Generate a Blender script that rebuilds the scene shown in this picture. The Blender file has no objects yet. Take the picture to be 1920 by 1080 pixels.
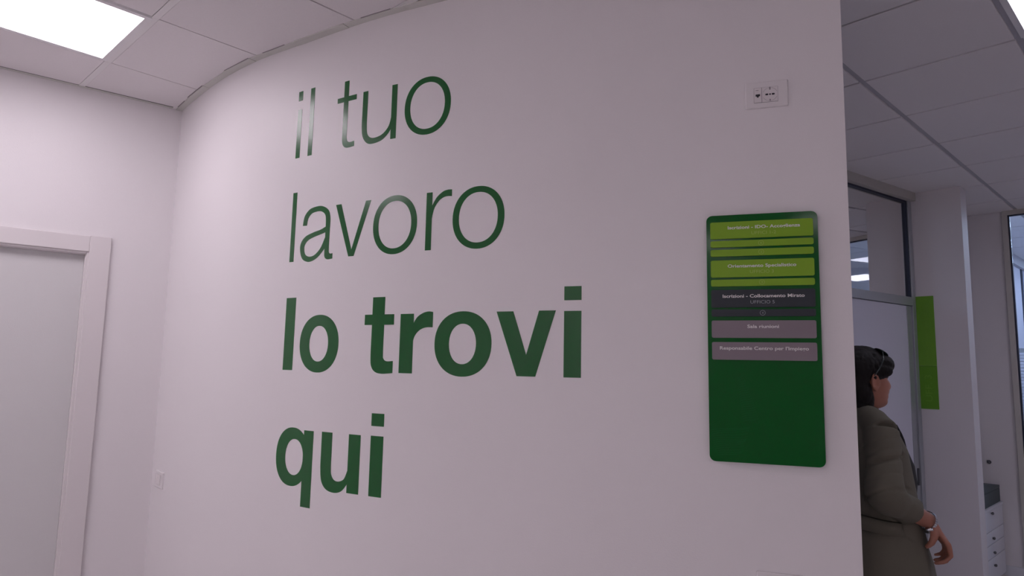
import bpy, bmesh, math, random
from mathutils import Vector, Matrix, noise
random.seed(7)
PI = math.pi
SC = bpy.context.scene
COL = SC.collection

# ------------------------------------------------------------------ camera
CAMZ = 1.56
CH = CAMZ + 1.3733                       # ceiling height
PITCH, ROLL, FPX = 0.118687, 0.020388, 1249.4
cd = bpy.data.cameras.new('camera'); cam = bpy.data.objects.new('camera', cd); COL.objects.link(cam)
fwd = Vector((0, math.cos(PITCH), math.sin(PITCH)))
up0 = Vector((0, -math.sin(PITCH), math.cos(PITCH))); rt0 = Vector((1, 0, 0))
rt = rt0 * math.cos(ROLL) + up0 * math.sin(ROLL); up = up0 * math.cos(ROLL) - rt0 * math.sin(ROLL)
M = Matrix(((rt.x, up.x, -fwd.x, 0), (rt.y, up.y, -fwd.y, 0), (rt.z, up.z, -fwd.z, CAMZ), (0, 0, 0, 1)))
cam.matrix_world = M
cd.sensor_width = 36; cd.lens = FPX / 1920 * 36; cd.clip_start = 0.05
SC.camera = cam

# ------------------------------------------------------------------ world, exposure
w = bpy.data.worlds.new('world'); SC.world = w; w.use_nodes = True
w.node_tree.nodes['Background'].inputs[0].default_value = (1.0, 0.905, 0.96, 1)
vs = SC.view_settings
vs.view_transform = 'Standard'; vs.look = 'None'; vs.gamma = 1; vs.use_curve_mapping = False
vs.exposure = 0.0
# radiance of the ceiling panels, visible and added ones, and of the sky
LAMPS = dict(L0=7.0, L1=6.0, L2=19.0, C0=4.5, C1=15.0, C2=7.0, F=17.0, W=4.8)
w.node_tree.nodes['Background'].inputs[1].default_value = LAMPS['W']      # sky light for the added window behind the camera
COL_LEFT = (1.0, 0.905, 0.985)
COL_CORR = (0.87, 0.855, 1.0)
COL_FAR = (0.72, 0.82, 1.0)

# ------------------------------------------------------------------ materials
def srgb(r, g, b):
    f = lambda c: ((c / 255 + .055) / 1.055) ** 2.4 if c > 10 else c / 255 / 12.92
    return (f(r), f(g), f(b), 1)

def mat(name, col, rough=.5, metal=0, spec=.5, bump=0, bscale=100, var=0, vscale=3, coat=0, emit=None, estr=0, stretch=None):
    m = bpy.data.materials.new(name); m.use_nodes = True
    nt = m.node_tree; b = nt.nodes['Principled BSDF']
    b.inputs['Base Color'].default_value = col if len(col) == 4 else (*col, 1)
    b.inputs['Roughness'].default_value = rough; b.inputs['Metallic'].default_value = metal
    b.inputs['Specular IOR Level'].default_value = spec
    b.inputs['Coat Weight'].default_value = coat; b.inputs['Coat Roughness'].default_value = .08
    if emit:
        b.inputs['Emission Color'].default_value = (*emit, 1); b.inputs['Emission Strength'].default_value = estr
    if bump or var:
        tc = nt.nodes.new('ShaderNodeTexCoord'); mp = nt.nodes.new('ShaderNodeMapping')
        nt.links.new(tc.outputs['Object'], mp.inputs[0])
        if stretch: mp.inputs['Scale'].default_value = stretch
    if bump:
        n = nt.nodes.new('ShaderNodeTexNoise'); n.inputs['Scale'].default_value = bscale; n.inputs['Detail'].default_value = 3
        nt.links.new(mp.outputs[0], n.inputs['Vector'])
        bn = nt.nodes.new('ShaderNodeBump'); bn.inputs['Strength'].default_value = bump; bn.inputs['Distance'].default_value = .002
        nt.links.new(n.outputs[0], bn.inputs['Height']); nt.links.new(bn.outputs[0], b.inputs['Normal'])
    if var:
        n2 = nt.nodes.new('ShaderNodeTexNoise'); n2.inputs['Scale'].default_value = vscale; n2.inputs['Detail'].default_value = 4
        nt.links.new(mp.outputs[0], n2.inputs['Vector'])
        mx = nt.nodes.new('ShaderNodeMix'); mx.data_type = 'RGBA'
        c = col[:3]
        mx.inputs[6].default_value = (*[x * (1 - var) for x in c], 1); mx.inputs[7].default_value = (*[min(1, x * (1 + var)) for x in c], 1)
        nt.links.new(n2.outputs[0], mx.inputs[0]); nt.links.new(mx.outputs[2], b.inputs['Base Color'])
    return m

def glass_mat(name, tint, refl=.08):
    m = bpy.data.materials.new(name); m.use_nodes = True; nt = m.node_tree
    nt.nodes.remove(nt.nodes['Principled BSDF']); out = nt.nodes['Material Output']
    t = nt.nodes.new('ShaderNodeBsdfTransparent'); t.inputs[0].default_value = (*tint, 1)
    g = nt.nodes.new('ShaderNodeBsdfGlossy'); g.inputs['Roughness'].default_value = .02
    f = nt.nodes.new('ShaderNodeFresnel'); f.inputs[0].default_value = 1.5
    x = nt.nodes.new('ShaderNodeMixShader')
    nt.links.new(f.outputs[0], x.inputs[0]); nt.links.new(t.outputs[0], x.inputs[1]); nt.links.new(g.outputs[0], x.inputs[2])
    nt.links.new(x.outputs[0], out.inputs[0])
    return m

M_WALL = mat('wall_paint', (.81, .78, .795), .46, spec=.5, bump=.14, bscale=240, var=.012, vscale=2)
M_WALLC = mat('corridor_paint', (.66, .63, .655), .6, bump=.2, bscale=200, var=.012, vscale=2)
M_TILE = mat('mineral_tile', (.82, .79, .80), .9, spec=.2, bump=.5, bscale=420, var=.03, vscale=160)
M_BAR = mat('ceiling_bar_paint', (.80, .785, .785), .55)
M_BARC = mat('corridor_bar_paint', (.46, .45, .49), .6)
M_TRIM = mat('ceiling_trim_paint', (.64, .635, .60), .6)
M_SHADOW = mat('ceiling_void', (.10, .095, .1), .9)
M_FLOOR = mat('floor_stoneware', (.60, .56, .57), .45, var=.08, vscale=4)
M_DOOR = mat('door_laminate', (.66, .65, .655), .5, bump=.3, bscale=350, var=.02, vscale=3)
M_FRAME = mat('door_casing', (.74, .70, .71), .45, var=.01)
M_VINYL = mat('green_vinyl', srgb(22, 94, 42), .18, spec=.52, var=.02, vscale=4)
M_PLASTIC = mat('white_plastic', (.80, .77, .78), .22, spec=.5)
M_PLAST2 = mat('socket_insert_plastic', (.74, .70, .71), .3)
M_BLACK = mat('black_void', (.012, .012, .02), .5)
M_GROOVE = mat('grey_groove', (.25, .23, .25), .6)
M_ACRYL = mat('green_acrylic', srgb(0, 88, 28), .10, spec=.22)
M_ACRYLE = mat('acrylic_pattern', srgb(6, 98, 40), .15, spec=.3)
M_LIME = mat('lime_acrylic', srgb(130, 172, 36), .45, spec=.3, var=.02)
M_DARKP = mat('charcoal_acrylic', srgb(46, 52, 58), .45, spec=.3, var=.02)
M_GREYP = mat('grey_acrylic', srgb(134, 123, 131), .45, spec=.3, var=.02)
M_PRINT = mat('white_print', (.78, .77, .76), .5)
M_PRINTF = mat('pale_lime_print', srgb(168, 196, 92), .5)
M_PRINTG = mat('pale_grey_print', srgb(160, 165, 170), .5)
M_ALU = mat('aluminium', (.42, .44, .47), .38, metal=.6, var=.03, vscale=8)
M_GASK = mat('dark_gasket', (.02, .025, .05), .5)
M_SILL = mat('beige_header', (.50, .48, .455), .6, var=.02)
M_GLASS = glass_mat('partition_glass', (.80, .86, .93))
M_DPANEL = mat('door_panel', (.58, .58, .68), .35, var=.02)
M_SIGNL = mat('lime_sign', srgb(104, 158, 40), .4, var=.03, vscale=6)
M_SIGND = mat('deep_lime_sign', srgb(92, 150, 26), .4, var=.03, vscale=6)
M_SIGNP = mat('faint_sign_print', srgb(108, 161, 43), .5)
M_CAB = mat('cabinet_laminate', (.62, .62, .68), .4, var=.01)
M_KNOB = mat('dark_knob', (.06, .06, .07), .4)
M_BOX = mat('charcoal_box', (.035, .05, .055), .5, var=.1)
M_BLIND = mat('blind_slat', (.78, .8, .86), .4)
M_SKIN = mat('skin', (.35, .145, .098), .5, var=.12, vscale=22, bump=.15, bscale=90)
M_HAIR = mat('dark_hair', (.0065, .005, .005), .55, spec=.22, bump=.8, bscale=260, var=.4, vscale=90, stretch=(1, 1, .2))
M_JACK = mat('olive_cloth', (.135, .124, .098), .85, spec=.2, bump=.4, bscale=500, var=.10, vscale=14)
M_SHIRT = mat('black_cloth', (.012, .012, .013), .8)
M_TROU = mat('dark_trousers', (.02, .02, .025), .8)
M_SHOE = mat('black_leather', (.015, .014, .013), .4)
M_STEEL = mat('steel', (.62, .64, .68), .22, metal=1)
M_LENS = mat('sunglass_lens', (.015, .03, .03), .1, coat=1)
M_LAMPF = mat('lamp_rim', (.80, .79, .80), .5)
def lamp_mat(name, col, s): return mat(name, (.9, .9, .9), .5, emit=col, estr=s)
M_LAMP = {k: lamp_mat('panel_light_' + k.lower(), COL_LEFT if k[0] == 'L' else COL_CORR if k[0] == 'C' else COL_FAR, v) for k, v in LAMPS.items() if k != 'W'}

# ------------------------------------------------------------------ object helpers
def link(name, me, m=None, parent=None):
    o = bpy.data.objects.new(name, me); COL.objects.link(o)
    if m is not None and me is not None and not me.materials: me.materials.append(m)
    if parent is not None: o.parent = parent
    return o
def build(name, bm, m, parent=None, smooth=False, recalc=True):
    if recalc: bmesh.ops.recalc_face_normals(bm, faces=bm.faces)
    me = bpy.data.meshes.new(name); bm.to_mesh(me); bm.free()
    if smooth:
        for p in me.polygons: p.use_smooth = True
    return link(name, me, m, parent)
def thing(name, label, cat, loc=(0, 0, 0), rz=0, group=None):
    o = bpy.data.objects.new(name, None); COL.objects.link(o); o.empty_display_size = .1
    o.location = loc; o.rotation_euler = (0, 0, rz); o['label'] = label; o['category'] = cat
    if group: o['group'] = group
    return o
def tag(o, label, cat, group=None):
    o['label'] = label; o['category'] = cat
    if group: o['group'] = group
    return o
def struct(o): o['kind'] = 'structure'; return o
def box(bm, x0, x1, y0, y1, z0, z1, bev=0):
    r = bmesh.ops.create_cube(bm, size=1)
    for v in r['verts']:
        v.co = Vector(((x0 + x1) / 2 + v.co.x * (x1 - x0), (y0 + y1) / 2 + v.co.y * (y1 - y0), (z0 + z1) / 2 + v.co.z * (z1 - z0)))
    if bev:
        es = list({e for v in r['verts'] for e in v.link_edges})
        bmesh.ops.bevel(bm, geom=es, offset=bev, segments=2, affect='EDGES', profile=.5)
def BM(): return bmesh.new()
def boxobj(name, dims, m, parent=None, bev=0):
    b = BM(); box(b, *dims, bev=bev); return build(name, b, m, parent)
def rrect(bm, x0, x1, z0, z1, y0, y1, r, n=6, bev=0):
    """rounded rectangle plate in the x-z plane with depth y0..y1"""
    pts = []
    for cx, cz, a0 in ((x1 - r, z1 - r, 0), (x0 + r, z1 - r, 90), (x0 + r, z0 + r, 180), (x1 - r, z0 + r, 270)):
        for i in range(n + 1):
            a = math.radians(a0 + 90 * i / n); pts.append((cx + r * math.cos(a), cz + r * math.sin(a)))
    A = [bm.verts.new((x, y0, z)) for x, z in pts]; B = [bm.verts.new((x, y1, z)) for x, z in pts]
    fa = bm.faces.new(A); fb = bm.faces.new(B)
    for i in range(len(pts)):
        j = (i + 1) % len(pts); bm.faces.new((A[i], A[j], B[j], B[i]))
    if bev:
        bmesh.ops.bevel(bm, geom=list(fa.edges), offset=bev, segments=2, affect='EDGES', profile=.5)
def wedge(bm, poly, z0, z1):
    """prism over a plan polygon"""
    A = [bm.verts.new((x, y, z0)) for x, y in poly]; B = [bm.verts.new((x, y, z1)) for x, y in poly]
    bm.faces.new(A); bm.faces.new(B)
    for i in range(len(poly)):
        j = (i + 1) % len(poly); bm.faces.new((A[i], A[j], B[j], B[i]))
def cyl(bm, p0, p1, r, n=16, r2=None):
    tube(bm, [p0, p1], [r, r if r2 is None else r2], n)
def tube(bm, pts, rad, n=12, flat=None, upv=None):
    pts = [Vector(p) for p in pts]; rings = []
    prev = None
    for i, p in enumerate(pts):
        d = (pts[min(i + 1, len(pts) - 1)] - pts[max(i - 1, 0)]).normalized()
        if prev is None:
            a = Vector(upv) if upv else (Vector((0, 0, 1)) if abs(d.z) < .9 else Vector((1, 0, 0)))
        else: a = prev
        a = (a - d * a.dot(d)).normalized(); b = d.cross(a); prev = a
        r = rad[i]; ra, rb = (r if not isinstance(r, tuple) else r[0]), (r if not isinstance(r, tuple) else r[1])
        rings.append([bm.verts.new(p + a * math.cos(t * 2 * PI / n) * ra + b * math.sin(t * 2 * PI / n) * rb) for t in range(n)])
    for A, B in zip(rings, rings[1:]):
        for t in range(n): bm.faces.new((A[t], A[(t + 1) % n], B[(t + 1) % n], B[t]))
    bm.faces.new(rings[0]); bm.faces.new(rings[-1])
def smooth_path(pts, k=4):
    out = []
    P = [Vector(p) for p in pts]
    for i in range(len(P) - 1):
        p0, p1, p2, p3 = P[max(i - 1, 0)], P[i], P[i + 1], P[min(i + 2, len(P) - 1)]
        for j in range(k):
            t = j / k
            out.append(.5 * (2 * p1 + (p2 - p0) * t + (2 * p0 - 5 * p1 + 4 * p2 - p3) * t * t + (3 * p1 - p0 - 3 * p2 + p3) * t ** 3))
    out.append(P[-1]); return out
def ellipsoid(bm, c, r, rot=None, u=20, v=12):
    q = bmesh.ops.create_uvsphere(bm, u_segments=u, v_segments=v, radius=1)
    for x in q['verts']:
        co = Vector((x.co.x * r[0], x.co.y * r[1], x.co.z * r[2]))
        if rot: co.rotate(rot)
        x.co = co + Vector(c)

# ------------------------------------------------------------------ plan of the curved wall (metres, camera foot at 0,0)
WS0, WS1 = 0.42, 3.9628
WP = [(-1.992, 3.7202), (-1.9587, 3.6811), (-1.9253, 3.6421), (-1.8918, 3.6032), (-1.8581, 3.5645), (-1.8242, 3.5259), (-1.7901, 3.4875), (-1.7558, 3.4493), (-1.7213, 3.4113), (-1.6865, 3.3735), (-1.6515, 3.3359), (-1.6163, 3.2986), (-1.5808, 3.2615), (-1.5449, 3.2247), (-1.5087, 3.1883), (-1.4721, 3.1523), (-1.435, 3.1168), (-1.3974, 3.0818), (-1.3593, 3.0475), (-1.3205, 3.0139), (-1.281, 2.9811), (-1.2408, 2.9491), (-1.1998, 2.9182), (-1.1581, 2.8882), (-1.1158, 2.8591), (-1.0729, 2.8309), (-1.0296, 2.8033), (-0.9861, 2.776), (-0.9425, 2.7489), (-0.899, 2.7216), (-0.8557, 2.6941), (-0.8125, 2.6664), (-0.7693, 2.6386), (-0.7258, 2.6113), (-0.682, 2.5844), (-0.6379, 2.5581), (-0.5935, 2.5325), (-0.5487, 2.5074), (-0.5036, 2.4828), (-0.4582, 2.4589), (-0.4125, 2.4354), (-0.3665, 2.4125), (-0.3204, 2.39), (-0.2741, 2.3678), (-0.2276, 2.346), (-0.181, 2.3245), (-0.1343, 2.3031), (-0.0876, 2.2817), (-0.0409, 2.2604), (0.0058, 2.2391), (0.0526, 2.2181), (0.0996, 2.1973), (0.1468, 2.1772), (0.1944, 2.1578), (0.2423, 2.1392), (0.2904, 2.1215), (0.3388, 2.1042), (0.3872, 2.0871), (0.4357, 2.0701), (0.4841, 2.0532), (0.5326, 2.0363), (0.5812, 2.0195), (0.6297, 2.0028), (0.6783, 1.9862), (0.7269, 1.9697), (0.7755, 1.9532), (0.8242, 1.9367), (0.8728, 1.9203), (0.9214, 1.9039), (0.9701, 1.8875)]
WN = len(WP) - 1
def wpos(s):
    t = (s - WS0) / (WS1 - WS0) * WN
    if t < 0: a, b = Vector(WP[0]), Vector(WP[1]); return a + (b - a) * t
    if t > WN: a, b = Vector(WP[-2]), Vector(WP[-1]); return b + (b - a) * (t - WN)
    i = min(int(t), WN - 1); u = t - i
    g = lambda k: Vector(WP[k]) if 0 <= k <= WN else (2 * Vector(WP[0]) - Vector(WP[1]) if k < 0 else 2 * Vector(WP[-1]) - Vector(WP[-2]))
    p0, p1, p2, p3 = g(i - 1), g(i), g(i + 1), g(i + 2)
    return .5 * (2 * p1 + (p2 - p0) * u + (2 * p0 - 5 * p1 + 4 * p2 - p3) * u * u + (3 * p1 - p0 - 3 * p2 + p3) * u ** 3)
def wdir(s): return (wpos(s + .01) - wpos(s - .01)).normalized()
def wnorm(s): d = wdir(s); return Vector((d.y, -d.x))          # towards the camera
def on_wall(s, z, off=0): p = wpos(s) + wnorm(s) * off; return Vector((p.x, p.y, z))

THK = .12
bm = BM(); ns = 300; rows = []
for i in range(ns + 1):
    s = WS0 + (WS1 - WS0) * i / ns
    a = on_wall(s, 0); b = on_wall(s, 0, -THK)
    rows.append([bm.verts.new((a.x, a.y, 0)), bm.verts.new((a.x, a.y, CH + .02)), bm.verts.new((b.x, b.y, CH + .02)), bm.verts.new((b.x, b.y, 0))])
for A, B in zip(rows, rows[1:]):
    for k in range(4): bm.faces.new((A[k], A[(k + 1) % 4], B[(k + 1) % 4], B[k]))
bm.faces.new(rows[0]); bm.faces.new(rows[-1])
o = build('wall_front', bm, M_WALL)
for p in o.data.polygons:
    p.use_smooth = abs(p.normal.z) < .5 and p.index < 4 * ns
o.data.polygons.foreach_get
for e in o.data.edges: pass
sh = o.modifiers.new('split', 'EDGE_SPLIT'); sh.split_angle = math.radians(40)
struct(o)

# ------------------------------------------------------------------ left wall with its door
LC = Vector((-1.8611, 3.5377)); LD = Vector((.779466, .626444)); LN = Vector((LD.y, -LD.x))   # direction, normal towards room
def lw_frame(o): pass
left = bpy.data.objects.new('left_origin', None)
def LW(name, dims, m, parent=None, bev=0):
    """box in left-wall coordinates: a along the wall, d out of the wall, z"""
    b = BM(); a0, a1, d0, d1, z0, z1 = dims
    box(b, a0, a1, d0, d1, z0, z1, bev=bev)
    for v in b.verts:
        p = LC + LD * v.co.x + LN * v.co.y; v.co = Vector((p.x, p.y, v.co.z))
    return build(name, b, m, parent)
DA0, DA1, DZ = -1.25, -.352, CAMZ + .534
bm = BM()
for d in ((-4.3, DA0, -.12, 0, 0, CH + .02), (DA1, .10, -.12, 0, 0, CH + .02), (DA0, DA1, -.12, 0, DZ, CH + .02)): box(bm, *d)
for v in bm.verts:
    p = LC + LD * v.co.x + LN * v.co.y; v.co = Vector((p.x, p.y, v.co.z))
struct(build('wall_left', bm, M_WALL))
door = struct(bpy.data.objects.new('door_1', None)); COL.objects.link(door)
LW('door_casing', (DA1, DA1 + .093, -.001, .017, 0, DZ + .083), M_FRAME, door, .003)
LW('door_casing', (DA0 - .093, DA0, -.001, .017, 0, DZ + .083), M_FRAME, door, .003)
LW('door_casing', (DA0, DA1, -.001, .0145, DZ, DZ + .080), M_FRAME, door, .003)
LW('door_jamb', (DA1 - .010, DA1 + .001, -.11, .008, 0, DZ), M_FRAME, door, .0015)
LW('door_jamb', (DA0 - .001, DA0 + .010, -.11, .008, 0, DZ), M_FRAME, door, .0015)
LW('door_jamb', (DA0 + .010, DA1 - .010, -.11, .006, DZ - .010, DZ + .001), M_FRAME, door, .0015)
LW('door_seal', (DA1 - .014, DA1 - .010, -.05, -.004, 0, DZ - .01), M_PLAST2, door)
LW('door_seal', (DA0 + .014, DA1 - .014, -.05, -.004, DZ - .014, DZ - .010), M_PLAST2, door)
leaf = LW('door_leaf', (DA0 + .0142, DA1 - .0142, -.075, -.032, .01, DZ - .0142), M_DOOR, door, .001)
bm = BM()
hp = lambda a, d, z: Vector((*(LC + LD * a + LN * d), z))
cyl(bm, hp(DA0 + .07, -.033, 1.03), hp(DA0 + .07, -.022, 1.03), .026, 20)
cyl(bm, hp(DA0 + .07, -.03, 1.03), hp(DA0 + .07, .025, 1.03), .009)
tube(bm, [hp(DA0 + .065, .022, 1.03), hp(DA0 + .12, .024, 1.03), hp(DA0 + .19, .02, 1.03)], [.009, .009, .007])
build('door_handle', bm, M_STEEL, leaf, True)

# ------------------------------------------------------------------ grids of the two ceilings
YL, YR = .75058, .815487
def axes(y): return Vector((-math.cos(y), math.sin(y))), Vector((math.sin(y), math.cos(y)))
EAL, EBL = axes(YL); UL, VL = 2.80884, .86667
EAR, EBR = axes(YR); UR, VR = 1.07139, 3.25698
G = .6
ceil = struct(bpy.data.objects.new('ceiling', None)); COL.objects.link(ceil)
ceil2 = struct(bpy.data.objects.new('ceiling_corridor', None)); COL.objects.link(ceil2)
def clip_poly(poly, p, n):
    """keep the side of the line through p where (x-p).n >= 0"""
    out = []
    for i in range(len(poly)):
        a, b = poly[i], poly[(i + 1) % len(poly)]
        da, db = (a - p).dot(n), (b - p).dot(n)
        if da >= 0: out.append(a)
        if (da >= 0) != (db >= 0): out.append(a + (b - a) * (da / (da - db)))
    return out
def near_s(P):
    best = (1e9, 0)
    for i in range(200):
        s = -2 + 12 * i / 199; d = (wpos(s) - P).length
        if d < best[0]: best = (d, s)
    c = best[1]
    for i in range(41):
        s = c - .06 + .12 * i / 40; d = (wpos(s) - P).length
        if d < best[0]: best = (d, s)
    return best[1]
EXT_S = WS1
def clip_to(poly, side):
    """side +1: the room with the lettering, -1: the corridor behind the curved wall"""
    c = sum(poly, Vector((0, 0))) / len(poly)
    for s0 in (near_s(c),):
        depth = .05 if s0 < WS1 - .05 else 0.0
        pp = [near_s(q) for q in poly]
        a = wpos(min(pp)) - wnorm(min(pp)) * depth; b = wpos(max(pp)) - wnorm(max(pp)) * depth
        d = (b - a).normalized() if (b - a).length > 1e-3 else wdir(s0)
        n = Vector((d.y, -d.x)) * side
        if side < 0 and s0 < WS1 - .05: a = a + n * .04
        poly = clip_poly(poly, a, n)
        if len(poly) < 3: return []
    if side > 0:
        poly = clip_poly(poly, LC - LN * .05, LN)
    return poly
def area(poly): return abs(sum(poly[i].x * poly[(i + 1) % len(poly)].y - poly[(i + 1) % len(poly)].x * poly[i].y for i in range(len(poly)))) / 2
XB = (-4.95, 6.9, -3.4, 10.4)
def in_shell(poly):
    for p, n in ((Vector((XB[0], 0)), Vector((1, 0))), (Vector((XB[1], 0)), Vector((-1, 0))), (Vector((0, XB[2])), Vector((0, 1))), (Vector((0, XB[3])), Vector((0, -1)))):
        poly = clip_poly(poly, p, n)
        if len(poly) < 3: return []
    return poly
tile_meshes = {}
def place(name, parent, m, u0, u1, v0, v1, ea, eb, side, z0, z1, bevel=0, jit=0):
    """a rectangular ceiling piece in grid coordinates; whole ones share a mesh, cut ones get their own"""
    full = [ea * u + eb * v for u, v in ((u0, v0), (u1, v0), (u1, v1), (u0, v1))]
    if max(p.x for p in full) < XB[0] or min(p.x for p in full) > XB[1] or max(p.y for p in full) < XB[2] or min(p.y for p in full) > XB[3]: return None
    poly = in_shell(full)
    if poly: poly = clip_to(poly, side)
    if len(poly) < 3 or area(poly) < 1e-4: return None
    fa = (u1 - u0) * (v1 - v0)
    if abs(area(poly) - fa) < 1e-5:
        key = (name, round(u1 - u0, 4), round(v1 - v0, 4), m.name, round(z1 - z0, 4))
        if key not in tile_meshes:
            b = BM(); box(b, 0, u1 - u0, 0, v1 - v0, 0, z1 - z0)
            if bevel:
                bmesh.ops.bevel(b, geom=[e for e in b.edges if all(v.co.z < 1e-5 for v in e.verts)], offset=bevel, segments=1, affect='EDGES')
            me = bpy.data.meshes.new(name); bmesh.ops.recalc_face_normals(b, faces=b.faces)
            b.to_mesh(me); b.free(); me.materials.append(m); tile_meshes[key] = me
        o = link(name, tile_meshes[key], None, parent)
        p = ea * u0 + eb * v0
        # (ea, eb) is left-handed seen from above: rotate and mirror through a matrix
        o.matrix_world = Matrix(((ea.x, eb.x, 0, p.x), (ea.y, eb.y, 0, p.y), (0, 0, 1, z0 + jit), (0, 0, 0, 1)))
        return o
    b = BM(); wedge(b, [(q.x, q.y) for q in poly], z0 + jit, z1 + jit)
    return build(name, b, m, parent)
def panel_light(u, v, ea, eb, yaw, m, label, group, rim=.022):
    """600 mm LED panel standing in one ceiling cell whose low corner is (u, v)"""
    c = ea * (u + .3) + eb * (v + .3)
    t = thing('ceiling_light', label, 'light', (c.x, c.y, CH - .004), 0, group)
    h = .291
    b = BM()
    for d in ((-h, h, -h, -h + rim), (-h, h, h - rim, h), (-h, -h + rim, -h + rim, h - rim), (h - rim, h, -h + rim, h - rim)): box(b, *d, 0, .012)
    f = build('frame', b, M_LAMPF, t)
    b = BM(); box(b, -h + rim, h - rim, -h + rim, h - rim, .003, .010); g = build('diffuser', b, m, t)
    for q in (f, g):
        q.rotation_euler = (0, 0, math.atan2(ea.y, ea.x))
    return t
# --- left room: flush bars run along u (A), hairline joints run along v (B)
GAPB = .006; BARW = .026
left_lamps = {(0, -1): ('L', 'square flat ceiling light panel glowing white above the left wall')}
def cell_at(x, y):                        # grid cell of the room ceiling nearest to a plan point
    p = Vector((x, y)); M2 = Matrix(((EAL.x, EBL.x), (EAL.y, EBL.y))).inverted(); q = M2 @ p
    return (round((q.x - UL) / G - .5), round((q.y - VL) / G - .5))
hall_fill = [(k_, cell_at(x_, y_)) for k_, (x_, y_) in (('L1', (-4.1, -2.75)), ('L1', (-2.7, -2.75)), ('L1', (-1.3, -2.75)), ('L1', (.1, -2.75)), ('L1', (1.6, -2.75)), ('L1', (3.2, -2.6)))] + [('L2', (0, -3))]  # unseen panels added as fill for the lettered wall
hall_fill_used = [c for k_, c in hall_fill]
bars_done = set()
for i in range(-16, 12):
    for j in range(-12, 14):
        u0, v0 = UL + G * i, VL + G * j
        if (i, j) in left_lamps or (i, j) in hall_fill_used: continue
        place('ceiling_tile', ceil, M_TILE, u0 + GAPB / 2, u0 + G - GAPB / 2, v0 + BARW / 2 + .0015, v0 + G - BARW / 2 - .0015, EAL, EBL, 1, CH, CH + .012, .0012, random.uniform(-.0006, .0006))
for j in range(-12, 14):
    for i in range(-16, 12):
        place('ceiling_bar', ceil, M_BAR, UL + G * i + .0004, UL + G * (i + 1) - .0004, VL + G * j - BARW / 2, VL + G * j + BARW / 2, EAL, EBL, 1, CH - .0015, CH + .02)
panel_light(UL, VL - G, EAL, EBL, YL, M_LAMP['L0'], left_lamps[(0, -1)][1], None)
hall_lab = ('leftmost', 'second from the left', 'third from the left', 'fourth from the left', 'fifth from the left', 'rightmost')
for k, (key, (i, j)) in enumerate(hall_fill):
    panel_light(UL + G * i, VL + G * j, EAL, EBL, YL, M_LAMP[key], 'added white ceiling fill panel, unseen behind the camera, ' + hall_lab[k] + ' of its row' if k < 6 else 'added white ceiling fill panel, unseen just left of the picture, next to the visible one', 'added hall fill panels')
# --- corridor: wide grooves run along v (B), thin grooves along u (A)
GT, GW = .014, .026
corr_lamps = [(-2, -1), (-5, 1), (-3, 3)]  # first is the visible panel, the others are added corridor fill
far_fill = [(-1, 8), (-1, 10), (-1, 6), (3, 2)]  # unseen panels added to brighten the far office and the door room
tiles = 0
for i in range(-9, 12):
    for j in range(-9, 14):
        u0, v0 = UR + G * i, VR + G * j
        if (i, j) in corr_lamps or (i, j) in far_fill: continue
        if place('ceiling_tile', ceil2, M_TILE, u0 + GW / 2, u0 + G - GW / 2, v0 + GT / 2, v0 + G - GT / 2, EAR, EBR, -1, CH, CH + .012, .002, random.uniform(-.0006, .0006)): tiles += 1
for i in range(-9, 12):
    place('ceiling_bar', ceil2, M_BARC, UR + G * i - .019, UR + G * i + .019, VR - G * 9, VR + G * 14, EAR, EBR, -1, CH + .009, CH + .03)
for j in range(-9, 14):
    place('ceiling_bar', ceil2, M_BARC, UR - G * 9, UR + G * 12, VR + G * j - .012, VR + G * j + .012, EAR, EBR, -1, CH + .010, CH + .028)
for k, (i, j) in enumerate(corr_lamps):
    panel_light(UR + G * i, VR + G * j, EAR, EBR, YR, M_LAMP['C%d' % k], ('square ceiling light panel cut by the upper right corner of the picture', 'added corridor ceiling fill panel out of view to the right', 'added corridor ceiling fill panel near the far glazed room')[k], None)
for k, (i, j) in enumerate(far_fill):
    panel_light(UR + G * i, VR + G * j, EAR, EBR, YR, M_LAMP['F'], ('first added ceiling fill panel inside the far glazed office', 'added ceiling fill panel deepest inside the far office', 'added ceiling fill panel just inside the far office front', 'added ceiling fill panel inside the room behind the glazed door')[k], None)
boxobj('ceiling_slab', (XB[0] - .3, XB[1] + .3, XB[2] - .3, XB[3] + .3, CH + .04, CH + .12), M_SHADOW, ceil)

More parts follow.
